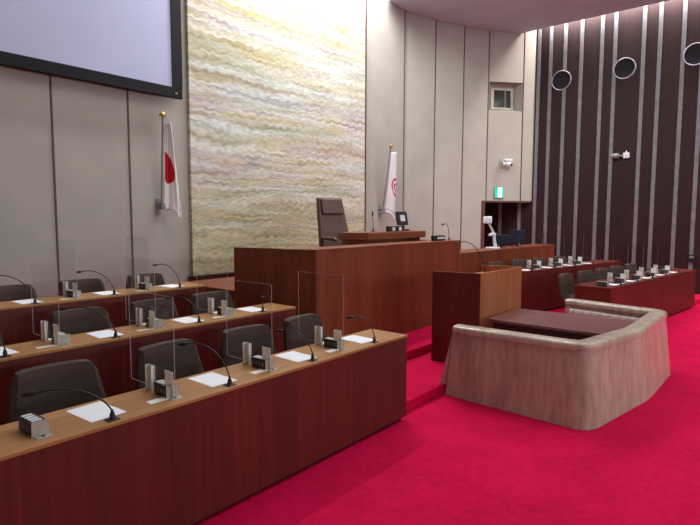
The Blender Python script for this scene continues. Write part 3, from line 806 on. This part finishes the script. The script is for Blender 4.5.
# ------------------------------------------------------------------ fittings on the far walls
for y, z, lab in ((6.89, 7.0, 'round black wall speaker close to the booth window wall'), (4.78, 7.07, 'round black wall speaker above the small wall spotlight'), (2.72, 7.16, 'round black wall speaker cut off at the picture edge')):
    t = thing('wall_speaker', lab, 'speaker', (XW, y*.766, 2+(z-2)*.766), 0, 'round speakers on the walnut wall')
    m = Matrix.Rotation(-PI/2, 4, 'Y')
    bm = bm_new(); lathe(bm, [(.272, .0), (.272, .05), (.258, .062), (.246, .05), (.246, .0)], 40, m); obj('rim', bm, M['ring'], t, True)
    bm = bm_new(); lathe(bm, [(.246, .001), (.246, .036), (.1, .032), (.04, .03)], 40, m); obj('grille', bm, M['hole'], t, True)
t = thing('wall_spotlight', 'small grey spotlight with white mount on the walnut wall', 'spotlight', (XW, 3.73, 3.63)); t.scale = (.72, .72, .72)
bm = bm_new(); box(bm, -.1, 0, -.38, -.18, -.1, .1, .02); tube(bm, [(-.05, -.28, .1), (-.05, -.28, .17)], .02, 8); obj('mount', bm, M['white'], t)
bm = bm_new(); tube(bm, [(-.08, -.2, 0), (-.1, .0, 0)], .03, 8); obj('arm', bm, M['grey'], t)
bm = bm_new(); tube(bm, [(-.11, -.04, 0), (-.11, .12, 0), (-.11, .2, 0)], [.09, .09, .07], 14); obj('lamp_head', bm, M['grey'], t, True)
t = thing('wall_box', 'dark box on a silver strip of the walnut wall near the far desk', 'wall box', (XW-.027, 1.93, 1.0)); t.scale = (.8, .8, .8)
bm = bm_new(); box(bm, -.08, 0, -.09, .09, -.12, .12, .015); obj('housing', bm, M['black'], t)
bm = bm_new(); box(bm, -.09, -.08, -.06, .06, .0, .07, .003); obj('panel', bm, M['grey'], t)

t = thing('surveillance_camera', 'white wall camera above the green exit sign', 'camera', NP(.52, -.004, 3.55), math.atan2(ND.y, ND.x)); t.scale = (.42, .42, .42)
bm = bm_new(); box(bm, -.42, .42, -.05, 0, -.3, .34, .02); obj('mount_plate', bm, M['wall'], t)
bm = bm_new(); box(bm, -.22, .36, -.5, -.05, .16, .3, .03); tube(bm, [(-.2, -.1, .2), (-.2, -.3, .0), (-.2, -.35, -.12)], .05, 8); obj('bracket', bm, M['white'], t, True)
bm = bm_new(); tube(bm, [(-.1, -.2, .04), (.1, -.45, -.06), (.2, -.58, -.11)], [.13, .16, .15], 16); obj('camera_body', bm, M['white'], t, True)
bm = bm_new(); tube(bm, [(.2, -.582, -.111), (.235, -.63, -.13)], [.09, .08], 14); obj('lens', bm, M['black'], t, True)

t = thing('exit_sign', 'lit green and white running-man exit sign over the passage', 'exit sign', NP(.36, -.004, 2.72), math.atan2(ND.y, ND.x)); t.scale = (.40, .40, .84)
bm = bm_new(); box(bm, -.36, .36, -.1, -.002, -.19, .19, .01); obj('case', bm, M['grey'], t)
bm = bm_new(); box(bm, -.34, .34, -.106, -.1, -.175, .175); obj('green_face', bm, M['green'], t)
bm = bm_new(); box(bm, -.1, .2, -.110, -.106, -.165, .165); obj('white_doorway', bm, M['exit_white'], t)
bm = bm_new(); lathe(bm, [(.034, -.002), (.034, .002)], 14, Matrix.Translation((.07, -.113, .1)) @ Matrix.Rotation(PI/2, 4, 'X'))
def limb(a, b, w):
    a, b = Vector(a), Vector(b); d = (b-a).normalized(); nrm = Vector((-d.y, d.x))*w/2
    v = [bm.verts.new((p.x, y, p.y)) for y in (-.115, -.111) for p in (a+nrm, b+nrm, b-nrm, a-nrm)]
    for f in ((0, 1, 2, 3), (7, 6, 5, 4), (0, 4, 5, 1), (1, 5, 6, 2), (2, 6, 7, 3), (3, 7, 4, 0)): bm.faces.new([v[i] for i in f])
limb((.05, .06), (.01, -.04), .06); limb((.01, -.04), (.08, -.07), .03); limb((.08, -.07), (.06, -.15), .03); limb((0, -.04), (-.02, -.1), .03); limb((-.02, -.1), (-.09, -.13), .03)
limb((.06, .05), (.12, .0), .024); limb((.03, .05), (-.04, .03), .024); limb((-.04, .03), (-.07, -.03), .024)
obj('running_figure', bm, M['green'], t)

# ------------------------------------------------------------------ lights
def area(name, loc, rot, sx, sy, e, col=(1, 1, 1), spread=180):
    l = bpy.data.lights.new(name, 'AREA'); l.shape = 'RECTANGLE'; l.size = sx; l.size_y = sy; l.energy = e; l.color = col; l.spread = R(spread)
    o = bpy.data.objects.new(name, l); COL.objects.link(o); o.location = loc; o.rotation_euler = rot
    return o
# wash along the top of the tapestry wall
area('wall_wash', (8.2, 6.9, 8.4), (R(32), 0, 0), 5.0, .4, 680, (.95, .98, 1.0))
# cove light behind the hanging ceiling along the walnut wall
area('cove_light', (15.55, .3, 7.62), (0, 0, 0), .16, 11, 620, (1, .94, .88), 170)
# general ceiling lights of the chamber
area('hall_light', (8.0, -1.5, 9.3), (0, 0, 0), 3, 6, 240, (.92, 1, .98))
area('hall_light', (4.5, 3.0, 9.3), (0, 0, 0), 3, 3, 175, (.92, 1, .98))
for i, (x, y) in enumerate(DL):
    o = area('downlight_lamp', (x, y, ZC-.04), (0, 0, 0), .16, .16, 110 if i < 2 else 45, (.95, 1, .98)); o.data.shape = 'DISK'
# added cool fill lamp behind the camera, tilted up at ceiling and upper walls
area('back_fill', (7, -9.8, 3.4), (R(122), 0, 0), 16, 2.4, 1150, (.85, .98, 1))
W = bpy.data.worlds.new('world'); S.world = W; W.use_nodes = True
W.node_tree.nodes['Background'].inputs[0].default_value = (.05, .05, .06, 1)

# ------------------------------------------------------------------ camera
cd = bpy.data.cameras.new('camera'); co = bpy.data.objects.new('camera', cd); COL.objects.link(co)
cd.sensor_width = 36; cd.lens = 537/700*36; cd.clip_start = .05; cd.clip_end = 200
yaw, pitch, roll = R(39.58), R(4.85), R(.14)
F = Vector((math.cos(yaw)*math.cos(pitch), math.sin(yaw)*math.cos(pitch), -math.sin(pitch)))
Rt = Vector((math.sin(yaw), -math.cos(yaw), 0)); U = Rt.cross(F)
Rr = Rt*math.cos(roll) + U*math.sin(roll); Ur = -Rt*math.sin(roll) + U*math.cos(roll)
m3 = Matrix((Rr, Ur, -F)).transposed()
co.matrix_world = Matrix.Translation((0, 0, 2.0)) @ m3.to_4x4()
S.camera = co
S.view_settings.view_transform = 'Standard'; S.view_settings.look = 'None'
S.view_settings.exposure = -.06; S.view_settings.gamma = 1; S.view_settings.use_curve_mapping = False
S.cycles.use_denoising = True
S.cycles.max_bounces = 8; S.cycles.transparent_max_bounces = 24
S.cycles.caustics_reflective = False; S.cycles.caustics_refractive = False
